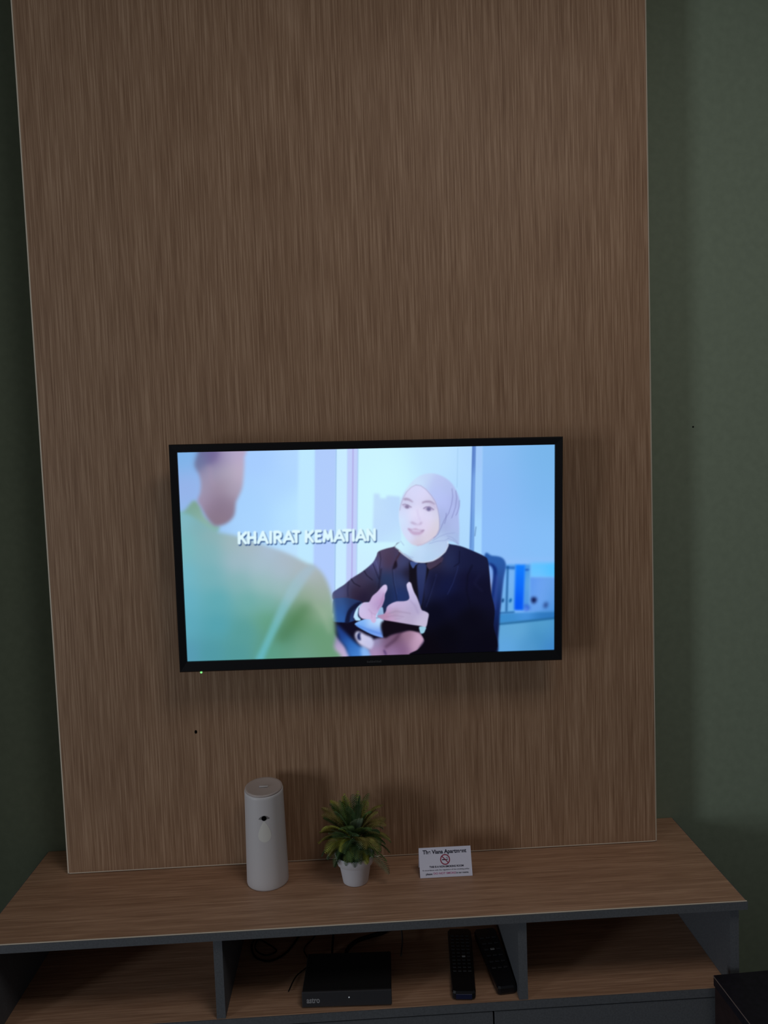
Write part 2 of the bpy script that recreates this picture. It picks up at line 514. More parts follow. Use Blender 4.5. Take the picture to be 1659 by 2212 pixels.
PICTURE = [
('all',[],0,1,90,[(13,7,125,178,232),(25,162,150,178,232),(18,300,140,185,235),(338,52,165,203,255),(293,208,165,208,253),(412,151,172,212,255),(330,268,168,212,255),(447,270,182,226,255),(494,35,178,215,255),(546,253,192,235,255),(521,412,190,225,255)]),
('Q',[(508,-23),(578,-22),(540,942),(468,939)],6,1,0,(190,232,255)),
('Q',[(578,-22),(665,-20),(630,945),(540,942)],2,1,0,(176,204,252)),
('Q',[(561,373),(652,375),(628,945),(536,942)],6,0.6,0,(178,205,255)),
('Q',[(665,-20),(714,-19),(681,947),(630,945)],2,1,0,(200,235,255)),
('Q',[(665,-20),(668,-20),(633,945),(630,945)],0.8,1,0,(140,175,230)),
('Q',[(714,-19),(759,-18),(727,949),(681,947)],2,1,0,(192,206,250)),
('Q',[(736,-19),(740,-19),(707,948),(703,948)],1.5,0.8,0,(165,150,215)),
('Q',[(757,-18),(761,-18),(729,949),(725,949)],1,1,0,(160,190,235)),
('Q',[(761,-28),(1246,-19),(1227,676),(736,660)],2,1,110,[(787,41,203,243,255),(864,141,205,248,255),(859,360,205,245,255),(1124,28,192,230,255),(1213,29,175,215,255),(1211,228,176,218,255),(1209,430,174,216,252),(796,520,203,238,255)]),
('L',[(1183,7),(1178,175)],0.6000000000000001,0.8,1.6,(140,185,225)),
('Q',[(821,193),(845,194),(847,213),(872,214),(876,202),(934,208),(937,404),(810,401)],5,0.75,0,[(830,245,188,215,250),(901,247,180,208,250),(873,337,183,210,252),(911,404,190,225,252)]),
('Q',[(1245,-11),(1262,-11),(1250,465),(1228,445)],1.5,1,0,[(1251,28,95,135,205),(1245,386,110,160,225),(1246,189,120,165,230)]),
('L',[(1248,-4),(1234,438)],0.6000000000000001,0.8,1.92,(70,100,170)),
('Q',[(1262,-11),(1288,-10),(1282,479),(1249,465)],2,1,0,[(1274,28,160,200,250),(1273,190,160,205,250),(1264,386,165,215,255)]),
('L',[(1258,347),(1253,386)],0.75,0.8,3.84,(90,130,180)),
('Q',[(1289,-29),(1621,-24),(1624,935),(1273,923)],2,1,160,[(1307,16,142,192,245),(1318,191,140,186,247),(1568,34,118,180,232),(1569,196,122,182,238),(1317,388,140,190,250),(1569,427,132,190,248)]),
('Q',[(1349,496),(1607,502),(1608,523),(1348,526)],14,0.6,0,(150,190,250)),
('Q',[(1495,511),(1608,512),(1608,577),(1494,576)],8,1,0,[(1510,525,95,195,255),(1580,544,75,190,255),(1533,568,120,195,255)]),
('Q',[(1492,574),(1608,577),(1608,731),(1490,728)],5,1,0,[(1505,600,80,140,235),(1503,634,80,150,235),(1533,612,135,180,255),(1536,670,130,175,250),(1568,601,100,160,230),(1580,648,85,150,220),(1580,714,65,140,215),(1510,705,100,160,235)]),
('P',[(1498,667),(1510,662),(1522,670),(1518,682),(1510,690),(1500,681)],7,1,0,(5,10,60)),
('P',[(1559,690),(1567,687),(1569,697),(1562,711),(1555,706)],8,1,0,(10,20,80)),
('Q',[(1372,510),(1432,512),(1426,728),(1359,728)],2,1,0,[(1383,550,125,185,250),(1411,550,110,175,240),(1375,666,115,175,235),(1410,690,105,175,230)]),
('Q',[(1384,522),(1428,523),(1427,536),(1383,531)],4,0.9,0,(10,75,165)),
('Q',[(1401,520),(1427,521),(1427,526),(1401,526)],4,0.7,0,(90,160,235)),
('Q',[(1392,522),(1399,522),(1392,724),(1385,724)],3,0.95,0,(15,75,140)),
('L',[(1374,668),(1372,677)],3.0,1,8.5,(0,50,110)),
('L',[(1408,669),(1405,678)],3.0,1,8.5,(0,80,150)),
('Q',[(1468,517),(1494,517),(1489,716),(1463,715)],5,1,0,[(1480,529,70,150,230),(1480,599,95,165,225),(1477,669,80,150,225)]),
('L',[(1471,540),(1485,540)],3.75,1,6.5,(20,80,180)),
('P',[(1466,694),(1484,695),(1494,707),(1484,723),(1468,722)],7,0.9,0,(50,100,210)),
('P',[(1469,708),(1480,708),(1480,717),(1469,718)],7,0.8,0,(120,160,255)),
('Q',[(1429,516),(1472,517),(1463,719),(1423,717)],4,1,0,[(1450,535,15,130,255),(1445,586,10,110,255),(1450,621,15,120,255),(1436,691,0,70,240),(1459,692,0,100,245),(1438,644,0,85,240)]),
('Q',[(1347,731),(1422,728),(1608,727),(1608,764),(1347,777)],4,1,0,[(1375,747,60,140,205),(1463,732,75,150,230),(1557,742,50,125,195),(1568,761,40,110,180),(1417,760,55,135,200)]),
('L',[(1356,728),(1422,726)],3.0,1,5.5,(20,85,150)),
('Q',[(1347,775),(1487,765),(1608,760),(1608,921),(1337,911)],3,1,0,[(1382,795,95,165,215),(1440,808,98,168,215),(1557,788,85,160,205),(1533,847,65,140,190),(1393,878,95,165,225),(1486,881,80,150,205),(1587,884,60,130,200),(1592,813,70,145,205)]),
('L',[(1354,777),(1440,771),(1603,758)],3.0,1,8.0,(28,95,150)),
('P',[(1294,472),(1326,474),(1358,479),(1376,489),(1386,508),(1386,531),(1378,573),(1371,630),(1365,689),(1360,735),(1357,782),(1352,841),(1346,909),(1290,907),(1292,640)],3,1,0,[(1348,502,40,95,175),(1367,549,40,85,160),(1360,595,40,70,140),(1355,642,25,60,130),(1343,711,25,40,110),(1331,781,15,20,60),(1323,875,10,10,40),(1354,735,10,40,95)]),
('P',[(1307,517),(1323,518),(1331,537),(1331,571),(1325,608),(1320,652),(1313,640)],3,1,0,[(1318,532,115,165,235),(1325,571,130,170,240),(1320,641,190,170,180)]),
('P',[(1309,506),(1330,511),(1346,532),(1345,572),(1339,618),(1332,655),(1326,655),(1331,606),(1334,562),(1333,537),(1323,518),(1309,513)],4,1,0,(10,35,110)),
('L',[(1348,562),(1342,641),(1336,711)],6.0,0.7,7.5,(60,80,165)),
('Q',[(619,727),(861,735),(1056,771),(1054,916),(614,900)],2,1,0,(12,8,30)),
('P',[(627,792),(665,832),(688,868),(697,903),(614,900),(622,806)],6,1,0,[(640,856,185,165,200),(658,882,205,185,220),(636,817,110,110,160)]),
('P',[(647,758),(680,788),(728,840),(775,876),(780,904),(702,901),(683,858),(655,817)],7,1,0,[(675,798,25,50,120),(713,849,40,105,190),(746,885,80,140,215)]),
('P',[(756,851),(795,877),(814,905),(755,903)],7,0.9,0,(140,185,245)),
('P',[(796,837),(850,819),(889,805),(928,799),(972,790),(1002,801),(1021,820),(1026,840),(1010,864),(990,894),(975,913),(804,907)],4,1,35,[(820,838,150,150,190),(859,839,110,80,110),(903,826,105,75,100),(957,817,150,115,140),(1006,824,205,170,200),(996,859,190,155,185),(927,876,125,90,130),(858,879,140,105,145),(819,883,175,145,190),(887,895,150,120,165)]),
('L',[(928,796),(898,835),(858,864)],6.0,0.6,10.0,(60,35,60)),
('L',[(851,879),(858,896)],3.0,0.8,7.0,(60,40,90)),
('P',[(729,795),(743,790),(772,806),(801,822),(805,852),(790,872),(766,861),(742,845),(726,815)],5,1,0,[(733,810,205,215,245),(757,831,225,215,235),(791,837,190,200,240),(776,851,180,175,215)]),
('P',[(741,798),(750,796),(748,810),(750,830),(738,825),(735,810)],3,1,0,(20,30,80)),
('P',[(729,753),(774,736),(822,734),(852,739),(848,809),(845,821),(801,807),(758,783),(732,765)],1.5,1,30,[(749,756,150,200,255),(797,762,190,220,255),(832,758,205,235,255),(831,793,110,150,235),(792,792,90,140,230),(749,768,80,140,230)]),
('L',[(734,763),(782,784),(843,806)],3.0,0.6,5.0,(60,110,210)),
('P',[(634,619),(657,600),(686,582),(718,556),(764,528),(808,492),(826,463),(835,443),(868,431),(906,422),(936,403),(1110,398),(1136,416),(1185,427),(1231,445),(1294,476),(1309,496),(1316,555),(1323,640),(1337,710),(1332,780),(1321,910),(980,906),(1000,879),(1020,860),(1028,840),(1016,814),(1007,789),(968,763),(929,752),(851,742),(843,694),(785,663),(742,672),(689,650),(638,649)],1.3,1,35,[(666,610,75,80,125),(715,563,70,70,105),(754,564,62,52,78),(738,612,50,38,60),(788,540,60,58,92),(818,488,80,85,140),(867,469,72,58,82),(848,449,82,68,98),(886,485,70,50,75),(865,567,35,55,95),(873,641,25,40,80),(811,605,40,32,52),(762,638,30,22,48),(934,496,62,70,115),(932,569,48,62,110),(926,638,30,50,105),(962,545,25,18,32),(1010,571,38,45,90),(1080,485,45,38,60),(1078,573,18,20,52),(1143,487,34,42,82),(1201,488,22,26,62),(1127,599,16,22,62),(1250,504,20,24,58),(1225,578,14,14,45),(1274,628,12,12,38),(1165,675,9,10,36),(1076,722,6,6,26),(1223,751,6,5,20),(1124,823,4,3,14),(1050,871,6,3,12),(1272,878,5,4,18),(928,792,8,5,14)]),
('L',[(880,765),(948,777),(997,789)],3.0,1,20.0,(6,4,14)),
('P',[(851,747),(1007,779),(1007,799),(968,790),(889,808),(852,821)],4,1,0,(14,7,20)),
('L',[(715,558),(727,578),(753,593)],1.125,0.8,3.5,(20,15,35)),
('L',[(772,525),(783,545),(807,566)],1.125,0.8,3.5,(20,16,36)),
('L',[(811,497),(822,527),(834,561)],1.125,0.8,3.0,(25,20,45)),
('L',[(823,483),(832,517),(839,547)],1.125,0.6,2.0,(120,125,175)),
('L',[(704,572),(699,606),(700,636)],1.875,0.7,4.0,(25,25,55)),
('L',[(841,444),(845,474),(839,518),(836,566)],1.125,0.7,2.5,(25,20,40)),
('L',[(846,518),(836,581),(832,615)],2.25,0.7,4.5,(20,15,35)),
('P',[(906,422),(936,413),(930,452),(912,485),(912,510),(902,504),(901,500),(910,476),(925,447)],2,0.8,0,(58,34,45)),
('P',[(912,485),(914,512),(894,521),(905,490)],2,0.8,0,(20,14,30)),
('L',[(894,521),(898,578),(907,627),(911,657)],0.8999999999999999,0.9,2.0,(20,22,50)),
('L',[(899,522),(903,578),(913,632)],0.8999999999999999,0.5,1.5,(75,90,145)),
('Q',[(967,492),(1060,499),(1047,548),(1032,597),(1028,656),(1018,700),(1003,700),(966,580)],2,0.9,0,(14,10,20)),
('P',[(1004,502),(1021,497),(1040,504),(1041,533),(1034,587),(1026,641),(1018,680),(1008,690),(1004,630),(1000,571),(999,522)],2,1,0,[(1021,532,48,58,105),(1015,596,40,50,98),(1014,660,28,36,80)]),
('P',[(972,491),(1006,496),(994,507),(985,520),(977,512)],1.5,1,0,(62,82,140)),
('P',[(1045,499),(1110,474),(1108,496),(1079,517),(1055,528)],1.5,1,0,[(1070,499,72,58,80),(1094,490,58,48,75)]),
('L',[(1057,528),(1084,514),(1105,498)],0.75,1,2.0,(12,8,20)),
('L',[(1186,449),(1184,502),(1161,517)],0.75,1,2.0,(8,8,30)),
('L',[(1179,515),(1174,537),(1156,590),(1131,639)],1.35,0.7,2.0,(48,62,120)),
('L',[(1084,549),(1073,588),(1053,647),(1038,691)],1.875,0.6,2.5,(55,66,120)),
('L',[(1079,558),(1058,622),(1040,671)],1.5,0.6,2.5,(6,8,30)),
('L',[(1240,514),(1220,558),(1215,627),(1229,687)],3.75,0.7,5.0,(6,6,24)),
('L',[(1274,554),(1249,593),(1283,629)],4.5,0.4,6.0,(32,34,72)),
('P',[(637,646),(660,641),(694,641),(728,649),(759,661),(753,677),(731,701),(721,730),(728,740),(706,748),(682,749),(633,743),(627,717),(630,688)],1.5,1,30,[(655,659,55,85,140),(678,689,45,88,155),(644,718,50,95,165),(713,656,40,60,105),(677,729,45,95,170),(716,710,25,30,70),(737,672,30,45,90)]),
('P',[(759,661),(737,664),(712,681),(695,705),(684,749),(703,749),(709,715),(722,696),(746,677)],2.5,0.9,0,(14,18,48)),
('P',[(628,708),(634,710),(634,725),(628,727)],2,1,0,(160,200,240)),
('P',[(761,665),(741,682),(729,703),(724,725),(730,741),(747,743),(752,736),(738,723),(741,699),(751,679)],1.2,1,0,[(736,701,200,232,252),(735,736,170,220,250)]),
('P',[(746,682),(742,701),(741,723),(754,735),(760,732),(748,711)],1.5,0.9,0,(18,26,60)),
('P',[(766,664),(753,677),(745,699),(746,719),(759,734),(781,738),(796,740),(799,750),(810,755),(818,746),(820,721),(833,702),(845,685),(857,655),(860,631),(870,609),(868,591),(858,588),(845,598),(827,618),(805,637),(791,661),(778,664)],1.3,1,22,[(760,692,205,195,235),(785,683,200,182,222),(809,693,190,165,208),(814,654,198,172,215),(839,625,192,168,212),(859,599,212,198,235),(843,665,180,140,190),(803,728,205,182,222),(779,717,205,190,230),(824,674,175,150,200)]),
('L',[(854,626),(846,665),(826,694)],2.25,0.6,4.0,(160,120,165)),
('L',[(787,693),(803,713),(818,718)],1.875,0.6,3.0,(165,135,180)),
('L',[(799,708),(801,733)],1.125,0.6,2.0,(170,140,185)),
('P',[(835,694),(848,687),(852,710),(854,734),(832,734),(824,724)],1.5,1,0,[(840,714,150,190,225),(848,695,170,205,240),(837,729,120,140,190)]),
('P',[(954,592),(959,583),(966,579),(974,585),(979,602),(987,625),(998,647),(1008,675),(1018,703),(1032,710),(1048,722),(1045,746),(1035,781),(1012,775),(978,769),(929,759),(880,749),(854,744),(837,736),(824,726),(832,721),(852,717),(862,705),(868,685),(887,671),(911,663),(931,663),(953,661),(965,651),(962,629),(957,612)],1.3,1,22,[(964,590,212,205,238),(973,620,198,190,230),(985,644,190,182,222),(1008,700,178,168,205),(1032,730,196,186,215),(1022,765,196,188,216),(979,699,180,168,205),(930,678,192,176,215),(892,676,200,185,225),(872,695,190,165,210),(901,711,170,150,178),(862,725,180,130,160),(929,737,185,172,205),(881,740,190,160,200),(959,738,180,168,200),(842,729,170,140,180)]),
('L',[(874,715),(906,706),(940,712),(969,718)],2.25,0.6,4.0,(150,132,165)),
('L',[(866,730),(900,725),(939,732)],1.875,0.6,3.0,(150,128,165)),
('L',[(900,741),(929,739)],1.5,0.5,2.0,(150,130,165)),
('L',[(967,659),(989,684),(1003,719)],3.0,0.5,5.0,(150,135,180)),
('P',[(1007,778),(1035,781),(1032,795),(1026,806),(1014,809),(1008,797)],1.5,1,0,[(1016,794,120,180,205),(1029,790,190,225,245)]),
('P',[(1060,112),(1092,116),(1124,130),(1153,154),(1174,187),(1185,216),(1189,249),(1184,292),(1186,343),(1185,383),(1183,425),(1166,412),(1139,406),(1137,424),(1124,451),(1098,474),(1069,490),(1032,496),(996,492),(971,476),(946,459),(922,438),(906,424),(916,411),(934,397),(938,377),(934,351),(928,322),(926,286),(930,250),(938,218),(951,189),(969,164),(991,140),(1024,119)],1.8,1,35,[(1045,119,197,217,248),(1005,144,202,227,252),(969,179,207,230,250),(950,214,192,210,245),(1095,146,185,197,241),(1138,175,179,193,238),(1095,203,183,197,246),(1123,240,182,193,246),(1177,241,165,177,228),(1159,270,177,189,241),(1122,291,169,181,228),(1165,342,175,189,238),(1129,349,162,175,221),(1140,375,169,187,228),(1165,394,162,187,231),(1092,392,182,202,236),(1121,414,188,210,241),(1073,428,185,210,238),(1018,448,194,220,250),(1054,471,181,210,240),(964,436,197,235,252),(932,417,202,243,255),(982,469,186,210,240),(941,315,207,230,252)]),
('L',[(924,442),(946,461),(971,480),(996,492),(1032,495),(1069,489),(1098,474),(1124,451),(1137,424),(1135,409)],1.2000000000000002,0.8,3.78,(232,240,255)),
('P',[(1002,161),(1027,166),(1048,184),(1069,210),(1085,235),(1094,268),(1099,301),(1100,334),(1097,359),(1085,379),(1063,396),(1041,410),(1015,421),(993,420),(974,411),(954,388),(940,359),(933,330),(928,300),(929,272),(936,243),(946,214),(961,189),(980,170)],1.8,1,30,[(1001,183,214,217,250),(1030,209,220,217,250),(979,215,217,217,250),(949,279,210,220,252),(934,315,207,230,255),(985,280,227,225,252),(1010,281,228,221,248),(1057,296,224,219,250),(1086,290,210,210,232),(1089,333,214,208,222),(1074,373,214,204,218),(1041,398,216,208,225),(1008,412,207,197,215),(999,324,217,207,240),(1038,339,224,213,242),(948,337,207,220,250),(965,381,214,220,250),(1044,234,210,208,235),(1072,246,197,194,225),(964,236,197,200,230)]),
('L',[(1002,160),(1023,164),(1044,180),(1067,207),(1084,234),(1094,266),(1100,301),(1101,334),(1098,355),(1088,375)],1.2000000000000002,0.75,2.1,(150,140,180)),
('L',[(1002,160),(982,169),(961,189),(945,218),(936,243),(931,268)],1.2000000000000002,0.6,2.1,(155,140,170)),
('L',[(1001,421),(1026,417),(1055,404),(1085,381)],1.875,0.7,2.94,(190,160,185)),
('P',[(946,218),(957,214),(972,218),(988,231),(985,234),(968,226),(950,224)],2.2,0.85,0,(165,150,182)),
('P',[(1027,234),(1044,228),(1065,230),(1082,243),(1080,246),(1062,238),(1040,237),(1029,240)],2.5,0.85,0,(160,145,178)),
('P',[(942,245),(953,242),(966,245),(981,255),(967,259),(953,257)],2,1,0,(190,180,215)),
('P',[(954,249),(964,245),(971,253),(966,260),(956,258)],2,0.9,0,(130,118,155)),
('L',[(942,243),(953,241),(966,245),(981,255)],1.35,0.8,2.52,(130,115,150)),
('P',[(1032,262),(1045,255),(1061,256),(1077,268),(1065,273),(1047,271)],2,1,0,(190,180,215)),
('P',[(1046,260),(1056,256),(1065,263),(1059,273),(1048,271)],2,0.95,0,(115,108,150)),
('L',[(1032,262),(1043,255),(1060,255),(1077,268)],1.35,0.85,2.94,(125,110,150)),
('L',[(1058,242),(1076,250),(1086,264)],3.0,0.5,4.2,(190,165,205)),
('L',[(1005,266),(1010,292),(1017,313)],3.0,0.6,3.78,(200,188,228)),
('P',[(975,320),(984,318),(999,326),(1010,330),(1022,319),(1025,325),(1013,332),(995,330),(981,325)],3,0.75,0,(170,150,185)),
('P',[(962,345),(984,348),(998,346),(1013,352),(1034,354),(1027,368),(1009,376),(987,374),(973,363)],2.5,0.85,0,(192,165,200)),
('P',[(975,350),(991,352),(1013,355),(1027,357),(1016,361),(994,360),(982,357)],2.5,0.8,0,(215,208,238)),
('L',[(966,348),(973,352),(982,355)],1.5,0.6,1.68,(130,112,150)),
('L',[(1020,360),(1027,358),(1033,355)],1.875,0.7,2.94,(115,98,130)),
('L',[(983,379),(1005,382),(1023,378)],3.0,0.5,3.36,(200,180,212)),
('L',[(1156,179),(1159,212),(1153,248),(1141,284),(1122,312),(1109,341),(1094,374),(1074,391)],1.125,0.7,2.1,(105,108,165)),
('L',[(1172,188),(1176,219),(1170,259),(1160,288),(1153,306)],1.125,0.7,2.1,(105,108,165)),
('L',[(1188,230),(1186,256),(1177,285),(1171,295)],1.125,0.7,2.1,(105,108,165)),
('L',[(1130,284),(1128,312),(1122,330)],1.125,0.7,2.1,(105,108,165)),
('L',[(1055,414),(1092,404),(1125,402),(1139,393)],1.5,0.6,2.52,(140,155,205)),
('L',[(1132,382),(1154,390),(1172,405),(1183,422)],1.5,0.6,2.52,(140,155,205)),
('L',[(1136,393),(1157,402),(1179,418)],1.5,0.6,2.52,(140,155,205)),
('L',[(932,400),(946,419),(939,410)],1.5,0.6,2.52,(140,155,205)),
('L',[(946,454),(967,467),(985,473)],1.5,0.6,2.52,(140,155,205)),
('L',[(1070,402),(1099,385),(1129,374),(1165,370)],1.5,0.6,2.52,(140,155,205)),
('P',[(-49,258),(6,255),(52,209),(69,208),(86,232),(101,271),(135,304),(163,323),(101,393),(-56,389)],7,1,0,[(21,251,120,163,152),(60,222,125,158,132),(58,261,125,168,157),(92,279,150,178,167),(19,286,118,178,177),(15,361,118,185,194),(89,348,130,183,182)]),
('P',[(90,8),(111,-9),(276,-6),(279,27),(275,85),(265,153),(247,194),(236,217),(229,262),(217,285),(193,304),(163,314),(140,312),(123,295),(107,271),(88,232),(75,205),(87,173),(92,132),(86,96),(78,76),(72,49)],7,1,55,[(96,14,100,118,157),(82,49,100,121,162),(97,52,105,111,147),(136,18,110,95,150),(153,27,120,100,150),(194,16,165,155,190),(235,11,180,170,205),(263,21,192,172,205),(116,73,165,148,180),(109,103,160,155,185),(150,83,165,160,178),(202,84,180,175,190),(255,70,195,180,200),(260,114,190,175,198),(142,142,158,142,162),(170,157,150,130,150),(214,158,170,162,180),(245,176,175,165,190),(97,170,162,160,190),(89,214,168,155,185),(174,216,128,112,135),(166,246,130,112,135),(138,239,138,118,140),(211,232,145,125,145),(150,275,130,115,130),(188,282,140,115,130),(128,200,150,130,155),(212,270,135,125,150)]),
('P',[(91,-3),(166,-2),(163,24),(143,48),(123,50),(99,61),(90,76),(78,73),(72,49),(78,23)],12,0.8,0,[(95,17,100,115,157),(79,49,108,131,170),(136,15,110,95,148),(147,36,118,98,140)]),
('L',[(128,62),(136,83),(132,109),(145,142)],7.5,0.5,6.6,(172,148,175)),
('P',[(-106,234),(8,253),(64,281),(130,331),(171,345),(234,360),(354,404),(443,439),(522,482),(575,510),(609,561),(631,638),(638,705),(643,800),(633,855),(624,956),(-143,928)],8,1,60,[(11,290,128,185,198),(78,313,125,173,178),(129,352,140,175,178),(207,381,160,183,188),(285,410,168,185,196),(364,428,172,191,213),(443,463,172,185,199),(6,387,118,185,191),(115,416,125,178,185),(229,474,160,185,198),(324,492,168,191,206),(414,517,170,188,206),(495,497,170,183,191),(548,526,175,185,193),(584,565,165,175,173),(5,522,112,181,198),(121,525,115,175,183),(236,555,130,178,181),(332,569,152,188,189),(412,588,155,188,191),(572,620,158,173,163),(534,635,150,173,153),(0,630,100,175,195),(143,634,92,168,178),(276,639,105,171,168),(355,658,118,175,168),(596,704,150,178,153),(-6,740,92,168,188),(138,744,82,161,175),(244,775,85,155,153),(353,724,95,158,128),(516,690,95,138,98),(476,739,80,128,83),(431,793,75,128,98),(567,786,100,151,113),(608,843,105,153,118),(511,840,108,155,128),(-1,867,85,153,178),(106,870,78,151,163),(213,874,80,151,153),(374,880,90,158,138),(428,871,95,153,128),(482,895,110,163,143)]),
('P',[(538,493),(564,505),(536,542),(491,607),(435,693),(388,780),(348,857),(319,917),(286,916),(321,845),(357,768),(397,681),(444,589),(488,530)],8,0.85,0,[(521,525,165,188,203),(464,606,155,191,201),(408,698,125,185,193),(367,779,108,185,191),(320,889,100,183,196)]),
('L',[(516,674),(465,738),(409,814)],16.5,0.55,26.5,(75,122,80)),
('L',[(560,664),(591,704),(616,788)],10.5,0.5,13.780000000000001,(160,182,160)),
('L',[(246,396),(247,352)],1.6,0.9,14,(40,70,125)),
('L',[(275,352),(249,376)],1.6,0.9,14,(40,70,125)),
('L',[(255,368),(273,396)],1.6,0.9,14,(40,70,125)),
('L',[(285,396),(287,352)],1.6,0.9,14,(40,70,125)),
('L',[(312,396),(314,352)],1.6,0.9,14,(40,70,125)),
('L',[(286,374),(313,374)],1.6,0.9,14,(40,70,125)),
('L',[(326,396),(348,352),(365,396)],1.6,0.9,14,(40,70,125)),
('L',[(335,383),(358,383)],1.6,0.9,14,(40,70,125)),
('L',[(379,396),(380,352)],1.6,0.9,14,(40,70,125)),
('L',[(397,396),(398,352),(412,352),(422,356),(423,364),(421,372),(412,376),(397,376)],1.6,0.9,14,(40,70,125)),
('L',[(409,376),(423,396)],1.6,0.9,14,(40,70,125)),
('L',[(436,396),(458,352),(476,396)],1.6,0.9,14,(40,70,125)),
('L',[(445,383),(468,383)],1.6,0.9,14,(40,70,125)),
('L',[(488,396),(489,352)],1.6,0.9,14,(40,70,125)),
('L',[(477,352),(501,352)],1.6,0.9,14,(40,70,125)),
('L',[(530,396),(532,352)],1.6,0.9,14,(40,70,125)),
('L',[(559,352),(533,376)],1.6,0.9,14,(40,70,125)),
('L',[(539,369),(558,396)],1.6,0.9,14,(40,70,125)),
('L',[(591,396),(573,396),(574,352),(592,352)],1.6,0.9,14,(40,70,125)),
('L',[(573,373),(590,373)],1.6,0.9,14,(40,70,125)),
('L',[(606,396),(612,352),(623,388),(637,352),(640,396)],1.6,0.9,14,(40,70,125)),
('L',[(652,397),(673,352),(691,397)],1.6,0.9,14,(40,70,125)),
('L',[(660,383),(683,383)],1.6,0.9,14,(40,70,125)),
('L',[(705,397),(706,352)],1.6,0.9,14,(40,70,125)),
('L',[(692,352),(720,352)],1.6,0.9,14,(40,70,125)),
('L',[(732,397),(733,352)],1.6,0.9,14,(40,70,125)),
('L',[(745,397),(765,352),(782,397)],1.6,0.9,14,(40,70,125)),
('L',[(753,383),(775,384)],1.6,0.9,14,(40,70,125)),
('L',[(794,397),(795,352),(823,397),(824,352)],1.6,0.9,14,(40,70,125)),
('L',[(243,391),(244,347)],0.9,1,13,(222,248,255)),
('L',[(272,347),(246,371)],0.9,1,13,(222,248,255)),
('L',[(252,364),(270,391)],0.9,1,13,(222,248,255)),
('L',[(282,391),(284,347)],0.9,1,13,(222,248,255)),
('L',[(310,391),(311,347)],0.9,1,13,(222,248,255)),
('L',[(283,369),(310,369)],0.9,1,13,(222,248,255)),
('L',[(324,391),(345,347),(362,392)],0.9,1,13,(222,248,255)),
('L',[(332,378),(355,378)],0.9,1,13,(222,248,255)),
('L',[(376,392),(378,347)],0.9,1,13,(222,248,255)),
('L',[(394,392),(395,347),(410,347),(419,352),(420,359),(418,367),(409,371),(394,371)],0.9,1,13,(222,248,255)),
('L',[(406,371),(420,392)],0.9,1,13,(222,248,255)),
('L',[(433,392),(454,347),(472,392)],0.9,1,13,(222,248,255)),
('L',[(442,378),(465,378)],0.9,1,13,(222,248,255)),
('L',[(485,392),(486,347)],0.9,1,13,(222,248,255)),
('L',[(474,347),(498,348)],0.9,1,13,(222,248,255)),
('L',[(527,392),(529,348)],0.9,1,13,(222,248,255)),
('L',[(556,348),(530,372)],0.9,1,13,(222,248,255)),
('L',[(536,364),(555,392)],0.9,1,13,(222,248,255)),
('L',[(588,392),(570,392),(571,348),(590,348)],0.9,1,13,(222,248,255)),
('L',[(570,369),(587,369)],0.9,1,13,(222,248,255)),
('L',[(603,392),(609,348),(620,383),(634,348),(637,392)],0.9,1,13,(222,248,255)),
('L',[(649,392),(670,348),(688,392)],0.9,1,13,(222,248,255)),
('L',[(657,379),(680,379)],0.9,1,13,(222,248,255)),
('L',[(702,392),(703,348)],0.9,1,13,(222,248,255)),
('L',[(689,348),(717,348)],0.9,1,13,(222,248,255)),
('L',[(729,392),(730,348)],0.9,1,13,(222,248,255)),
('L',[(742,392),(762,348),(779,392)],0.9,1,13,(222,248,255)),
('L',[(750,379),(772,379)],0.9,1,13,(222,248,255)),
('L',[(791,392),(792,348),(820,392),(821,348)],0.9,1,13,(222,248,255))]

IMG = paint(PICTURE)
NX, NY = 800, 450
IMG = IMG.reshape(NY, 2, NX, 2, 3).mean(axis=(1, 3))
LIN = np.where(IMG <= 0.04045, IMG / 12.92, ((IMG + 0.055) / 1.055) ** 2.4).astype(np.float32)
gx, gz = np.meshgrid(np.linspace(-SW, SW, NX), np.linspace(SHh, -SHh, NY))
co = np.stack([gx, np.zeros_like(gx), gz], -1).astype(np.float32).reshape(-1)
ii = np.arange(NX * NY).reshape(NY, NX)
fc = np.stack([ii[1:, :-1], ii[1:, 1:], ii[:-1, 1:], ii[:-1, :-1]], -1).reshape(-1).astype(np.int32)
nf = len(fc) // 4
me = bpy.data.meshes.new('screen')
me.vertices.add(NX * NY); me.vertices.foreach_set('co', co)
me.loops.add(len(fc)); me.loops.foreach_set('vertex_index', fc)
me.polygons.add(nf)
me.polygons.foreach_set('loop_start', np.arange(0, len(fc), 4, dtype=np.int32))
me.update(calc_edges=True)
ca = me.color_attributes.new('picture', 'FLOAT_COLOR', 'POINT')
ca.data.foreach_set('color', np.concatenate([LIN.reshape(-1, 3), np.ones((NX * NY, 1), np.float32)], 1).reshape(-1))
sm = bpy.data.materials.new('lit_screen'); sm.use_nodes = True
nt = sm.node_tree; b = nt.nodes['Principled BSDF']
at = nt.nodes.new('ShaderNodeVertexColor'); at.layer_name = 'picture'
b.inputs['Base Color'].default_value = (0.004, 0.004, 0.005, 1)
b.inputs['Roughness'].default_value = 0.3
b.inputs['Specular IOR Level'].default_value = 0.2
nt.links.new(at.outputs['Color'], b.inputs['Emission Color'])
b.inputs['Emission Strength'].default_value = 1.0
sm.cycles.emission_sampling = 'NONE'
me.materials.append(sm)
so = bpy.data.objects.new('screen', me); so.location = (0, -0.0008, 0)
link(so, tv)
so['label'] = 'lit screen: person in a pale headscarf and black blazer facing a blurred person in green, caption KHAIRAT KEMATIAN'

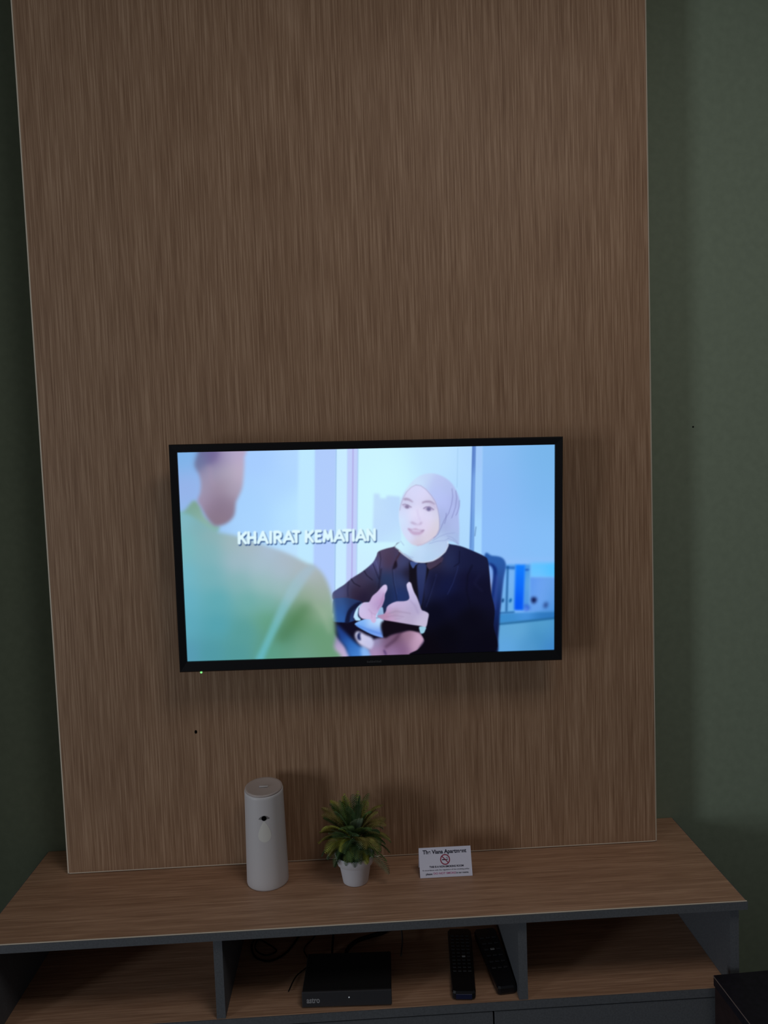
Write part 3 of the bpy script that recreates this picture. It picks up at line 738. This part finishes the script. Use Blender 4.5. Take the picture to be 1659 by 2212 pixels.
# ---------------------------------------------------------------- air freshener
af = thing('air_freshener', 'tall white cylindrical air freshener with teardrop window on the console', 'air freshener', (-0.2455, -0.0635, TZ + 0.0003))
RB, RT, HH = 0.0402, 0.0368, 0.1840
SL = 0.10                                  # slope of the top


def rad(z):
    return RB + (RT - RB) * min(1, z / HH)


bd = bmesh.new(); n = 72; rings = []
zs = [0.0, 0.0015, 0.004, 0.02, 0.05, 0.08, 0.11, 0.14, 0.165, 0.178, HH - 0.002, HH]
for i, z in enumerate(zs):
    r = rad(z) - (0.002 if i == 0 else 0.0006 if i == 1 else 0) - (0.0012 if i == len(zs) - 1 else 0)
    row = []
    for k in range(n):
        a = 2 * PI * k / n
        x, y = r * math.cos(a), r * math.sin(a)
        kz = max(0, (z - 0.11) / (HH - 0.11))
        row.append(bd.verts.new((x, y, z + kz * SL * y)))
    rings.append(row)
for A, B in zip(rings[:-1], rings[1:]):
    for k in range(n):
        bd.faces.new((A[k], A[(k + 1) % n], B[(k + 1) % n], B[k]))
bd.faces.new(list(reversed(rings[0]))); bd.faces.new(rings[-1])
obj('body', bd, M['white'], af, True)
cp = bmesh.new(); rings = []
for r, dz in ((RT - 0.0014, 0.0), (RT - 0.0010, 0.0022), (RT - 0.0026, 0.0034), (RT - 0.0060, 0.0026), (0.010, 0.0020), (0.0001, 0.0020)):
    rings.append([cp.verts.new((r * math.cos(2 * PI * k / n), r * math.sin(2 * PI * k / n), HH + 0.0004 + dz + SL * r * math.sin(2 * PI * k / n))) for k in range(n)])
for A, B in zip(rings[:-1], rings[1:]):
    for k in range(n):
        cp.faces.new((A[k], A[(k + 1) % n], B[(k + 1) % n], B[k]))
cp.faces.new(list(reversed(rings[0]))); cp.faces.new(rings[-1])
cap = obj('top_cap', cp, M['cap'], af, True)
bt = bmesh.new()
box(-0.0085, 0.0085, -0.0035, 0.0035, HH + 0.0027, HH + 0.0042, 0.0012, 2, bt)
obj('push_button', bt, M['white'], af, True)
AZ = math.atan2(-0.0365, 0.0028)           # direction the nozzle faces


def on_body(outline, z0, name, m, lift, thick, parent):
    """patch wrapped onto the cylinder: outline in (arc, height)"""
    b = bmesh.new()
    cx = sum(p[0] for p in outline) / len(outline); cz = sum(p[1] for p in outline) / len(outline)
    fr_, bk_ = [], []
    def P3(s, h, l):
        z = z0 + h; r = rad(z) + l
        a = AZ + s / rad(z)
        return (r * math.cos(a), r * math.sin(a), z)
    rows = []
    for t in (1.0, 0.75, 0.5, 0.25):
        rows.append([b.verts.new(P3(cx + (p[0] - cx) * t, cz + (p[1] - cz) * t, lift * (1.6 - t * 0.6) if lift > 0 else lift)) for p in outline])
    c = b.verts.new(P3(cx, cz, lift * 1.6 if lift > 0 else lift))
    base = [b.verts.new(P3(p[0], p[1], -thick)) for p in outline]
    m_ = len(outline)
    for i in range(m_):
        j = (i + 1) % m_
        b.faces.new((base[i], base[j], rows[0][j], rows[0][i]))
        for A, B in zip(rows[:-1], rows[1:]):
            b.faces.new((A[i], A[j], B[j], B[i]))
        b.faces.new((rows[-1][i], rows[-1][j], c))
    bmesh.ops.recalc_face_normals(b, faces=list(b.faces))
    return obj(name, b, m, parent)


arch = [(-0.0105 + 0.021 * t, 0.0065 * math.sin(PI * t) ** 0.8) for t in np.linspace(0, 1, 16)] + [(0.0105 - 0.021 * t, -0.0012 * math.sin(PI * t)) for t in np.linspace(0.06, 0.94, 8)]
rec = on_body(arch, 0.1400, 'nozzle_recess', mat('grey_recess', (0.22, 0.21, 0.22), 0.6, 0.2), 0.0004, 0.001, af)
cirp = [(0.0046 * math.cos(a), 0.0046 * math.sin(a)) for a in np.linspace(0, 2 * PI, 20, endpoint=False)]
on_body(cirp, 0.1415, 'nozzle', M['blackhole'], 0.0008, 0.0005, af)
drop = []
for a in np.linspace(0, 2 * PI, 36, endpoint=False):
    s = math.sin(a)
    rr = 0.0125
    x_ = rr * math.cos(a) * (1 if s < 0 else (1 - s) ** 0.40)
    y_ = (rr * s if s < 0 else 0.028 * s ** 0.9)
    drop.append((x_, y_))
on_body(drop, 0.1080, 'teardrop_window', M['drop'], 0.0002, 0.0005, af)

# ---------------------------------------------------------------- potted plant
PXc, PYc = -0.0757, -0.0815
pl = thing('potted_plant', 'small artificial green fern in a white plastic pot on the console', 'plant', (PXc, PYc, TZ + 0.0003))
prof = [(0.0, 0.0), (0.0225, 0.0), (0.0242, 0.0012), (0.0300, 0.0350), (0.0312, 0.0358), (0.0308, 0.0372), (0.0342, 0.0378), (0.0374, 0.0545), (0.0382, 0.0556), (0.0370, 0.0562),
        (0.0345, 0.0552), (0.0305, 0.0420), (0.0, 0.0418)]
obj('pot', lathe(prof, 64), M['pot'], pl, True)
obj('soil', lathe([(0.0, 0.0425), (0.0300, 0.0425), (0.0310, 0.0470), (0.0180, 0.0500), (0.0, 0.0520)], 32), M['soil'], pl, True)


def leafmat(name, c):
    return mat(name, c, 0.55, 0.3, noise=(0.35, 90))


LM = [leafmat('dark_green_leaf', (0.050, 0.10, 0.035)), leafmat('green_leaf', (0.10, 0.17, 0.045)), leafmat('yellow_green_leaf', (0.34, 0.37, 0.06)), leafmat('olive_leaf', (0.26, 0.23, 0.06)), leafmat('grey_green_leaf', (0.14, 0.19, 0.11))]


def frond(az, el, L, droop, m, z_root):
    b = bmesh.new()
    d = Vector((math.cos(az) * math.cos(el), math.sin(az) * math.cos(el), math.sin(el)))
    P = []
    p = Vector((0.010 * math.cos(az), 0.010 * math.sin(az), z_root)); ns = 20
    for i in range(ns + 1):
        P.append(p.copy())
        d = (d + Vector((0, 0, -droop / ns * (0.4 + 1.4 * i / ns)))).normalized()
        p = p + d * (L / ns)
    tube(P, lambda t: 0.0009 * (1 - 0.7 * t), 5, b)
    side0 = Vector((-math.sin(az), math.cos(az), 0))
    tw = random.uniform(-0.5, 0.5)
    for i in range(3, ns + 1):
        t = i / ns
        tan = (P[i] - P[i - 1]).normalized()
        s = (side0 - tan * side0.dot(tan)).normalized()
        nrm = tan.cross(s)
        s = (s * math.cos(tw) + nrm * math.sin(tw)).normalized(); nrm = tan.cross(s)
        ll = 0.0160 * math.sin(PI * min(1, (t * 0.86 + 0.10))) ** 0.7 * (1.0 if L > 0.05 else 0.8)
        for sg in (-1, 1):
            for q in (0,):
                o = P[i] - tan * q
                out_ = (s * sg * 0.9 + tan * 0.55).normalized()
                wv = tan * 0.0008
                lift = nrm * (0.0012 if nrm.z > 0 else -0.0012)
                v = [b.verts.new(o - wv * 0.8), b.verts.new(o + out_ * ll * 0.45 - wv + lift), b.verts.new(o + out_ * ll - nrm * 0.001),
                     b.verts.new(o + out_ * ll * 0.45 + wv + lift), b.verts.new(o + wv * 0.8)]
                u = [b.verts.new(x_.co - nrm * 0.0003) for x_ in v]
                b.faces.new(v); b.faces.new(list(reversed(u)))
                for k in range(5):
                    b.faces.new((v[k], u[k], u[(k + 1) % 5], v[(k + 1) % 5]))
    bmesh.ops.recalc_face_normals(b, faces=list(b.faces))
    # keep clear of the wood panel and of the console top
    for v in b.verts:
        v.co.y = min(v.co.y, -PYc - 0.0035)
        v.co.z = max(v.co.z, 0.004)
    return obj('frond', b, m, pl)


NF = 84
for i in range(NF):
    u = (i + 0.5) / NF
    el = math.radians(88 - 104 * u ** 0.9)
    az = i * 2.39996 + 0.3
    L = random.uniform(0.056, 0.068) * (1.06 if u < 0.35 else 1.0)
    pick = random.random()
    m = LM[0] if pick < 0.32 else LM[1] if pick < 0.56 else LM[2] if pick < 0.76 else LM[3] if pick < 0.90 else LM[4]
    if abs(math.cos(az)) > 0.80 and random.random() < 0.5: m = LM[3]
    dr = random.uniform(0.7, 1.5)
    zr = 0.100 - 0.030 * u
    if math.sin(az) < -0.2 and u > 0.6: L *= 0.80; zr += 0.008
    frond(az, el, L, dr, m, zr)
obj('stem', tube([(0, 0, 0.045), (0.001, 0, 0.075), (0, 0, 0.102)], 0.0028, 8), LM[0], pl)
for az, el, L, dr, m in ((-0.42, 0.10, 0.072, 1.5, LM[4]), (-1.10, 0.45, 0.042, 1.2, LM[2]), (-1.9, 0.5, 0.036, 1.1, LM[2]), (-1.5, 1.0, 0.056, 1.9, LM[2]),
                         (1.3, 1.35, 0.104, 0.5, LM[2]), (1.9, 1.25, 0.100, 0.6, LM[2]), (-1.35, 1.25, 0.066, 2.2, LM[4]), (-2.5, 1.0, 0.066, 1.7, LM[4]), (-0.7, 1.0, 0.066, 1.8, LM[1]), (-2.0, 1.2, 0.060, 2.3, LM[1])):
    frond(az, el, L, dr, m, 0.058)

# ---------------------------------------------------------------- notice card
LEAN = 0.385
nc = thing('notice_card', 'small white no-smoking notice card leaning upright on the console right of the fern', 'sign', (0.0986, -0.0880, TZ + 0.0004), (-LEAN, 0, math.radians(-0.4)))
CW, CH = 0.1010, 0.0535
obj('card_front', box(-CW / 2, CW / 2, 0.0, 0.0006, 0.0002, CH, 0.0), M['card'], nc)
# folded rear flap that props it up
fl = bmesh.new()
ang = 2 * LEAN
for x, s in ((-CW / 2 + 0.0005, 1), (CW / 2 - 0.0005, -1)):
    pass
v = []
for x in (-CW / 2, CW / 2):
    for (yy, zz) in ((0.0008, CH), (0.0014, CH)):
        v.append(fl.verts.new((x, yy, zz)))
    for (yy, zz) in ((0.0014, CH), (0.0008, CH)):
        y2 = yy + math.sin(ang) * (CH + 0.0002); z2 = zz - math.cos(ang) * (CH + 0.0002)
        v.append(fl.verts.new((x, y2, z2)))
for q in ((0, 1, 2, 3), (7, 6, 5, 4), (0, 4, 5, 1), (1, 5, 6, 2), (2, 6, 7, 3), (3, 7, 4, 0)):
    fl.faces.new([v[i] for i in q])
bmesh.ops.recalc_face_normals(fl, faces=list(fl.faces))
obj('card_back', fl, M['card'], nc)
yl = -0.0001
text('lettering', 'The Viana Apartment', 0.0098, M['ink'], nc, (-0.0008, yl, 0.0452), width=0.0850, bold=0.00028)
sy = bmesh.new()
N = 40
for r0, r1 in ((0.0076, 0.0096),):
    A = [[sy.verts.new((r * math.cos(2 * PI * i / N), yy, r * math.sin(2 * PI * i / N))) for i in range(N)] for r in (r0, r1) for yy in (0.0, -0.0002)]
    for i in range(N):
        j = (i + 1) % N
        sy.faces.new((A[1][i], A[1][j], A[3][j], A[3][i])); sy.faces.new((A[0][i], A[2][i], A[2][j], A[0][j]))
        sy.faces.new((A[2][i], A[3][i], A[3][j], A[2][j])); sy.faces.new((A[0][i], A[0][j], A[1][j], A[1][i]))
c45 = math.cos(PI / 4)
prism([(-0.0062, 0.0050), (-0.0050, 0.0062), (0.0062, -0.0050), (0.0050, -0.0062)], -0.0002, 0.0, sy)
sym = obj('no_smoking_symbol', sy, M['red'], nc, loc=(-0.0005, yl, 0.0312))
cg = bmesh.new()
prism([(-0.0058, -0.0012), (0.0034, -0.0012), (0.0034, 0.0006), (-0.0058, 0.0006)], -0.0001, 0.0, cg)
prism([(0.0040, -0.0012), (0.0054, -0.0012), (0.0054, 0.0006), (0.0040, 0.0006)], -0.0001, 0.0, cg)
tube([(0.0045, -0.00005, 0.0012), (0.0052, -0.00005, 0.0026), (0.0036, -0.00005, 0.0034), (0.0020, -0.00005, 0.0032)], 0.00045, 5, cg)
obj('cigarette_mark', cg, M['ink'], sym, loc=(0, 0.00005, 0))
text('lettering', 'THIS IS A NON-SMOKING ROOM', 0.0046, M['ink'], nc, (0.0015, yl, 0.0188), width=0.0660, bold=0.00016)
text('lettering', 'In accordance with the regulation of the smoking policy', 0.0032, M['ink'], nc, (0.0, yl, 0.0132), width=0.0900, bold=0.00003)
text('lettering', 'please', 0.0050, M['ink'], nc, (-0.0330, yl, 0.0066), width=0.0125, bold=0.0001)
text('lettering', 'DO NOT SMOKE', 0.0048, M['pink'], nc, (-0.0030, yl, 0.0070), width=0.0430, bold=0.0001)
text('lettering', 'in our rooms.', 0.0046, M['ink'], nc, (0.0315, yl, 0.0070), width=0.0240, bold=0.0001)

# ---------------------------------------------------------------- things in the middle compartment
sb = thing('set_top_box', 'flat black satellite receiver box with small grey logo in the middle compartment', 'set-top box', (-0.0955, -0.1445, SH + 0.0003), (0, 0, math.radians(-2.4)))
SBW, SBD, SBH = 0.0795, 0.0540, 0.0300
obj('casing', box(-SBW, SBW, -SBD + 0.004, SBD, 0.003, SBH, 0.0015, 2), M['matte_black'], sb)
obj('front_panel', box(-SBW - 0.0006, SBW + 0.0006, -SBD, -SBD + 0.0038, 0.0025, SBH + 0.0004, 0.0012, 2), M['front_black'], sb)
for sx in (-1, 1):
    for sy_ in (-1, 1):
        obj('foot', box(sx * 0.062 - 0.006, sx * 0.062 + 0.006, sy_ * 0.038 - 0.006, sy_ * 0.038 + 0.006, 0.0, 0.0029), M['rubber'], sb)
text('logo', 'astro', 0.0150, M['logo'], sb, (-0.0600, -SBD - 0.0001, 0.0150), width=0.0235, bold=0.0004)
obj('status_light', lathe([(0, -0.0006), (0.0011, -0.0005), (0.0011, 0.0004), (0, 0.0004)], 12), M['led_white'], sb, loc=(0.0040, -SBD - 0.0002, 0.0190), rot=(PI / 2, 0, 0))


def remote(name_label, loc, rz, wb_, wt, L, rows, cols, pale, blue=False):
    t = thing('remote_control', name_label, 'remote control', loc, (0, 0, rz), 'remote controls beside the right divider')
    b = bmesh.new()
    pts = [(-wb_ / 2 + 0.006, 0.0), (wb_ / 2 - 0.006, 0.0), (wb_ / 2 - 0.0015, 0.002), (wb_ / 2, 0.008), (wt / 2, L - 0.006), (wt / 2 - 0.004, L), (-wt / 2 + 0.004, L), (-wt / 2, L - 0.006), (-wb_ / 2, 0.008), (-wb_ / 2 + 0.0015, 0.002)]
    lay = []
    for z, k in ((0.0, 0.90), (0.004, 1.0), (0.013, 1.0), (0.0165, 0.93)):
        lay.append([b.verts.new((x_ * k, L / 2 + (y_ - L / 2) * (1 - (1 - k) * 0.3), z)) for x_, y_ in pts])
    n_ = len(pts)
    for A, B in zip(lay[:-1], lay[1:]):
        for i in range(n_):
            b.faces.new((A[i], A[(i + 1) % n_], B[(i + 1) % n_], B[i]))
    b.faces.new(list(reversed(lay[0]))); b.faces.new(lay[-1])
    bmesh.ops.recalc_face_normals(b, faces=list(b.faces))
    obj('body', b, M['black'], t)
    if blue:
        obj('front_end_cap', box(-wb_ / 2 + 0.007, wb_ / 2 - 0.007, -0.0008, 0.0009, 0.003, 0.0125, 0.0004, 1), mat('navy_gloss', (0.010, 0.014, 0.05), 0.35, 0.5), t)['label'] = 'dark blue end cap'
    for r_ in range(rows):
        yy = L * 0.30 + r_ * (L * 0.62 / rows)
        wloc = (wb_ + (wt - wb_) * yy / L) * 0.84
        for c_ in range(cols):
            xx = -wloc / 2 + wloc * (c_ + 0.5) / cols
            kw = wloc / cols * 0.34
            isp = (r_, c_) in pale
            obj('button', box(xx - kw, xx + kw, yy - 0.0021, yy + 0.0021, 0.0163, 0.0178, 0.0005, 1), M['key_pale'] if isp else M['key'], t)
    return t


remote('black remote control with dense grey keys, the left of the two by the divider', (0.1118, -0.2000, SH + 0.0003), math.radians(-5.2), 0.0430, 0.0470, 0.186, 11, 4, {(4, 2)}, True)
remote('plain black remote control with one pale key, lying against the right divider', (0.1915, -0.1930, SH + 0.0003), math.radians(4.0), 0.0370, 0.0440, 0.175, 6, 3, {(3, 1)})

zc = SH + 0.0025
pa = thing('power_adapter', 'black plug adapter at the back of the middle compartment', 'power adapter', (0.0350, 0.060, SH + 0.0003), (0, 0, 0.1))
obj('adapter_body', box(-0.024, 0.024, -0.016, 0.016, 0.0, 0.030, 0.003, 2), M['matte_black'], pa)
obj('strain_relief', tube([(-0.0235, 0, 0.012), (-0.034, 0, 0.010)], 0.0035, 10), M['rubber'], pa)


def cable(ctrl, r, m, label):
    o = obj('cable', tube(spline(ctrl, 10), r, 8), m, None, True)
    return tag(o, label, 'cable')


cable([(-0.200, 0.080, zc), (-0.235, 0.055, zc), (-0.278, 0.030, zc), (-0.292, -0.005, zc), (-0.280, -0.045, zc), (-0.250, -0.060, zc), (-0.222, -0.040, zc), (-0.205, -0.005, zc), (-0.190, 0.030, zc + 0.003), (-0.165, 0.060, zc)], 0.0020, M['rubber'], 'black cable looped in a circle left of the receiver box')
cable([(-0.298, 0.062, zc), (-0.288, 0.020, zc), (-0.262, -0.010, zc + 0.0045), (-0.240, -0.030, zc), (-0.262, -0.048, zc + 0.0045), (-0.284, -0.020, zc + 0.0045), (-0.270, 0.030, zc + 0.0045), (-0.240, 0.065, zc + 0.0045)], 0.0016, M['rubber'], 'thin black cable coiled inside the larger loop')
cable([(-0.150, 0.082, zc + 0.02), (-0.135, 0.050, zc + 0.012), (-0.128, 0.010, zc + 0.006), (-0.128, -0.040, zc + 0.008), (-0.128, -0.078, zc + 0.010), (-0.128, -0.0865, zc + 0.010)], 0.0022, M['rubber'], 'black cable entering the left rear of the receiver box')
cable([(-0.100, -0.0870, zc + 0.011), (-0.098, -0.060, zc + 0.013), (-0.080, -0.030, zc + 0.010), (-0.050, -0.008, zc + 0.005), (-0.020, 0.010, zc + 0.003), (-0.010, 0.040, zc + 0.010), (0.000, 0.060, zc + 0.0085)], 0.0042, M['rubber'], 'thick black cable bending from the receiver box to the plug adapter')
cable([(0.008, 0.086, zc + 0.06), (0.004, 0.060, zc + 0.034), (0.010, 0.020, zc + 0.014), (0.012, -0.030, zc + 0.010), (0.006, -0.086, zc + 0.012)], 0.0017, M['grey_cable'], 'thin grey cable running down behind the receiver box')
cable([(-0.175, 0.060, zc), (-0.165, 0.015, zc), (-0.185, -0.030, zc), (-0.172, -0.075, zc), (-0.195, -0.110, zc), (-0.206, -0.150, zc)], 0.0012, M['rubber'], 'thin black wire wandering forward beside the receiver box')

# ---------------------------------------------------------------- low table cut by the frame
st = thing('side_table', 'dark brown box-shaped low table with black top at the lower right corner', 'side table', (0.5545, -0.2240, 0.0), (0, 0, math.radians(2.3)))
SZ = TZ - 0.130
obj('table_top', box(0.0, 0.46, -0.52, 0.0, SZ - 0.020, SZ, 0.0012, 1), M['sidetop'], st)
obj('side_panel', box(0.0015, 0.0195, -0.517, -0.003, 0.0, SZ - 0.0205), M['sidebox'], st)
obj('side_panel', box(0.4405, 0.4585, -0.517, -0.003, 0.0, SZ - 0.0205), M['sidebox'], st)
obj('back_panel', box(0.020, 0.440, -0.021, -0.004, 0.02, SZ - 0.0205), M['sidebox'], st)
obj('edge_trim', box(-0.0009, -0.0001, -0.52, 0.0, SZ - 0.0022, SZ - 0.0010), mat('dull_edge_line', (0.22, 0.17, 0.15), 0.5, 0.3), st)['label'] = 'thin pale edge line'
